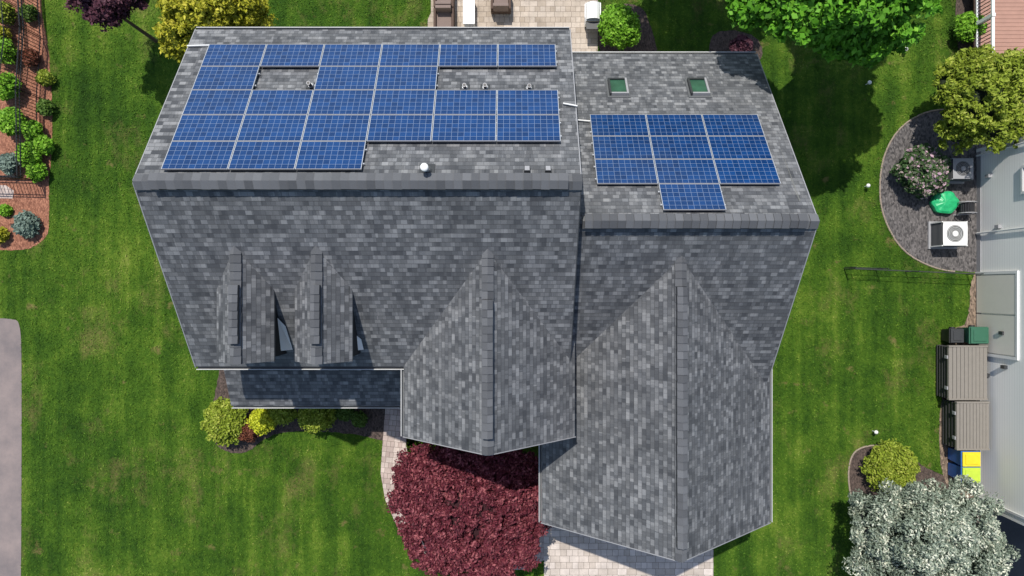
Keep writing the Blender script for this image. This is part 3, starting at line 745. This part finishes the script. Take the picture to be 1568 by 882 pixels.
rail_fence('metal_garden_fence',[g2d(28,-40),g2d(38,70),g2d(30,140)],1.1,1.8,.12,(.12,.95),.018,BLACK,.012)
rail_fence('wire_fence',[g2d(1292,412),g2d(1480,420)],.85,2.4,None,(.5,.95),.010,DARK)
rail_fence('garden_gate',[g2d(1292,410),g2d(1340,412)],.85,1.2,.12,(.15,.95),.008,DARK,.005)
for px,py in((1332,126),(1330,284),(1342,662),(1388,75)):
    m=MB(); c=G(px,py,.3); m.tube((c.x,c.y,0),(c.x,c.y,.25),.015,.015,WHITE,8); m.dome((c.x,c.y,.27),.075,.07,WHITE,14); m.tube((c.x,c.y,.23),(c.x,c.y,.27),.03,.075,WHITE,14); m.build('garden_light')

# ---------------------------------------------------------------- patio furniture
WICK=simple('brown_wicker',(.09,.055,.04),.8,var=.4,nscale=30,bs=.6); CUSH=simple('taupe_cushion',(.2,.15,.13),.9)
def chair(px,py,w=.75,d=.75,face=-1,name='patio_chair',back=True):
    m=MB(); c=G(px,py,.4); x,y=c.x,c.y
    m.bb(x-w/2,x+w/2,y-d/2,y+d/2,.06,.3,WICK); m.bb(x-w/2+.1,x+w/2-.1,y-d/2+.06,y+d/2-.08,.3,.44,CUSH)
    if back:
        yb=y-face*(d/2-.06); m.bb(x-w/2+.09,x+w/2-.09,yb-.06,yb+.06,.3,.82,CUSH)
        for s in(-1,1): m.bb(x+s*(w/2-.045)-.045,x+s*(w/2-.045)+.045,y-d/2,y+d/2,.3,.58,WICK)
    for a in(-1,1):
        for b in(-1,1): m.bb(x+a*(w/2-.06)-.025,x+a*(w/2-.06)+.025,y+b*(d/2-.06)-.025,y+b*(d/2-.06)+.025,.016,.06,BLACK)
    m.build(name,bevel=.02)
chair(680,30); chair(680,-2,face=1); chair(767,2,.75,.7,1)
m=MB(); c=G(718,16,.45); m.bb(c.x-.22,c.x+.22,c.y-.5,c.y+.5,.42,.46,WHITE)
for a in(-1,1):
    for b in(-1,1): m.bb(c.x+a*.18-.02,c.x+a*.18+.02,c.y+b*.45-.02,c.y+b*.45+.02,.016,.42,WHITE)
m.bb(c.x-.19,c.x+.19,c.y-.46,c.y+.46,.14,.17,WHITE); m.build('patio_table',bevel=.008)
m=MB(); c=G(908,18,.8); m.bb(c.x-.24,c.x+.26,c.y-.3,c.y+.3,.1,.75,WHITE); m.bb(c.x-.27,c.x+.29,c.y-.33,c.y+.33,.75,.8,ALU)
for k in range(6):
    t0=math.pi*k/6;t1=math.pi*(k+1)/6
    m.face([(c.x+.26*math.cos(t0),c.y-.3,.8+.2*math.sin(t0)),(c.x+.26*math.cos(t0),c.y+.3,.8+.2*math.sin(t0)),(c.x+.26*math.cos(t1),c.y+.3,.8+.2*math.sin(t1)),(c.x+.26*math.cos(t1),c.y-.3,.8+.2*math.sin(t1))],WHITE)
m.bb(c.x-.24,c.x+.26,c.y-.62,c.y-.34,.72,.76,DARK); m.tube((c.x-.3,c.y-.25,.88),(c.x-.3,c.y+.25,.88),.015,.015,ALU,8)
for a in(-.2,.22):
    for b in(-.26,.26): m.tube((c.x+a,c.y+b,.016),(c.x+a,c.y+b,.1),.03,.03,BLACK,8)
m.build('barbecue_grill',bevel=.01)

# ---------------------------------------------------------------- vegetation
def B(px,py,z,rpx,rz=1.0):
    c=G(px,py,z); r=rpx*(HC-z)/F; return (c.x,c.y,z,r,r,rz)
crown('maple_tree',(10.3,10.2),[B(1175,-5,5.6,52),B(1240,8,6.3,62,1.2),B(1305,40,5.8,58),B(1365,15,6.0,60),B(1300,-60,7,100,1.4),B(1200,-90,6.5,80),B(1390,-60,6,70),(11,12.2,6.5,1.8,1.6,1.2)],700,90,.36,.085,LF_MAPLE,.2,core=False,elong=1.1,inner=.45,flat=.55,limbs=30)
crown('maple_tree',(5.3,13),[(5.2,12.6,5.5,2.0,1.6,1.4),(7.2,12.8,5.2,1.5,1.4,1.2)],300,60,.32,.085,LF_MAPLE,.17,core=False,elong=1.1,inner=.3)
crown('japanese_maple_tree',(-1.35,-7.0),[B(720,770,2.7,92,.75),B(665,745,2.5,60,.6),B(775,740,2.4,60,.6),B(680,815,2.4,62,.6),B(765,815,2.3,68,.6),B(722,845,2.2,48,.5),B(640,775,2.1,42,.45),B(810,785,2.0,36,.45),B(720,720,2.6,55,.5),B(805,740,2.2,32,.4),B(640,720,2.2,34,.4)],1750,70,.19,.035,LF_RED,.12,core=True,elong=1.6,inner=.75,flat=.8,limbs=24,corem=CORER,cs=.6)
crown('purple_plum_tree',(-13.4,9.3),[B(170,5,3.2,40,.9),B(140,-15,3.3,35),B(205,-10,3.1,30),B(175,-50,3.4,55)],300,60,.22,.045,LF_PLUM,.06,core=True,inner=.5,limbs=8)
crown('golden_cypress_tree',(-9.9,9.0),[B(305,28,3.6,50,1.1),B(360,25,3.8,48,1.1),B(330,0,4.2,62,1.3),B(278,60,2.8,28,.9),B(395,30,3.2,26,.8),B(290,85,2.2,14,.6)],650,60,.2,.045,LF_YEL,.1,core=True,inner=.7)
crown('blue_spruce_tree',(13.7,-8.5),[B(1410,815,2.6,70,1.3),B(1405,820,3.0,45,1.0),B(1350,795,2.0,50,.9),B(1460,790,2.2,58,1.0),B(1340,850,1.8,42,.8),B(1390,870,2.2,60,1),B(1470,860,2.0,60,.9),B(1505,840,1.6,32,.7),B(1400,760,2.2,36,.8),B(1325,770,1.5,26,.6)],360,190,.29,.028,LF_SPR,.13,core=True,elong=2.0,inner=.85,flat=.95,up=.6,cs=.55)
crown('yellow_green_shrub',(17.0,6.6),[B(1500,150,2.2,58,1.0),B(1460,130,1.8,36,.7),B(1530,190,2.0,40,.8),B(1465,195,1.6,34,.7),B(1535,120,2.2,40,.8),B(1490,100,1.9,28,.7)],420,60,.2,.04,LF_YG,.07,core=True,inner=.6,elong=1.9)
shrub('rhododendron_shrub',1413,263,40,LF_RHO,1.1,lsize=.055)
shrub('garden_shrub',1485,42,22,LF_LIME,.9); shrub('garden_shrub',1478,100,14,LF_GRN,.7)
shrub('boxwood_shrub',1365,716,42,LF_YG,1.0,lsize=.035,flat=.8)
shrub('boxwood_shrub',948,42,34,LF_LIME,1.3,lsize=.04)
shrub('garden_shrub',1135,72,14,LF_PLUM,.6)
shrub('golden_spirea_shrub',345,646,35,LF_YG,1.0,lsize=.04); shrub('barberry_shrub',380,657,17,LF_BURG,.7,lsize=.035)
shrub('golden_globe_shrub',402,643,19,LF_BALL,.95,lsize=.03,flat=.9); shrub('boxwood_shrub',432,628,22,LF_YG,.9,lsize=.03); shrub('boxwood_shrub',484,635,29,LF_YG,.95,lsize=.03)
shrub('boxwood_shrub',550,642,9,LF_GRN,.4,lsize=.03); shrub('boxwood_shrub',528,630,12,LF_GRN,.4,lsize=.03)
for px,py,r,mt,h in((6,20,14,LF_YG,.7),(8,78,16,LF_LIME,.7),(12,132,17,LF_LIME,.7),(20,186,20,LF_LIME,.7),(50,200,12,LF_LIME,.6),(44,236,16,LF_LIME,.6),(56,262,11,LF_LIME,.5),(14,250,13,LF_BLUE,.5),(70,120,8,LF_YG,.4),(68,222,12,LF_LIME,.5),(70,165,8,LF_GRN,.4),(2,52,9,LF_YEL,.5),(40,344,17,LF_BLUE,.45),(0,360,8,LF_YEL,.4),(8,322,5,LF_LIME,.2),(48,90,9,LF_BURG,.4),(45,20,9,LF_GRN,.4)):
    shrub('garden_shrub',px,py,r,mt,h,lsize=.05,per=45)

# ---------------------------------------------------------------- light, sky, camera
w=bpy.data.worlds.new('World'); scene.world=w; w.use_nodes=True; nt=w.node_tree
sky=nt.nodes.new('ShaderNodeTexSky'); sky.sky_type='NISHITA'; sky.sun_disc=False
S=Vector((-.17,.5,1)).normalized()
sky.sun_elevation=math.asin(S.z); sky.sun_rotation=math.atan2(S.x,S.y)
nt.links.new(sky.outputs[0],nt.nodes['Background'].inputs[0]); nt.nodes['Background'].inputs[1].default_value=.15
sl=bpy.data.lights.new('sun','SUN'); sl.energy=4.7; sl.angle=math.radians(.6); sl.color=(1,.955,.88)
so=bpy.data.objects.new('sun',sl); COL.objects.link(so); so.rotation_euler=S.to_track_quat('Z','Y').to_euler(); so.location=S*60
cam=bpy.data.cameras.new('camera'); cam.lens=24; cam.sensor_width=36; cam.clip_end=1500; cam.clip_start=.1
co=bpy.data.objects.new('camera',cam); COL.objects.link(co); co.location=(0,0,HC); scene.camera=co
scene.view_settings.view_transform='Standard'; scene.view_settings.look='None'; scene.view_settings.exposure=0
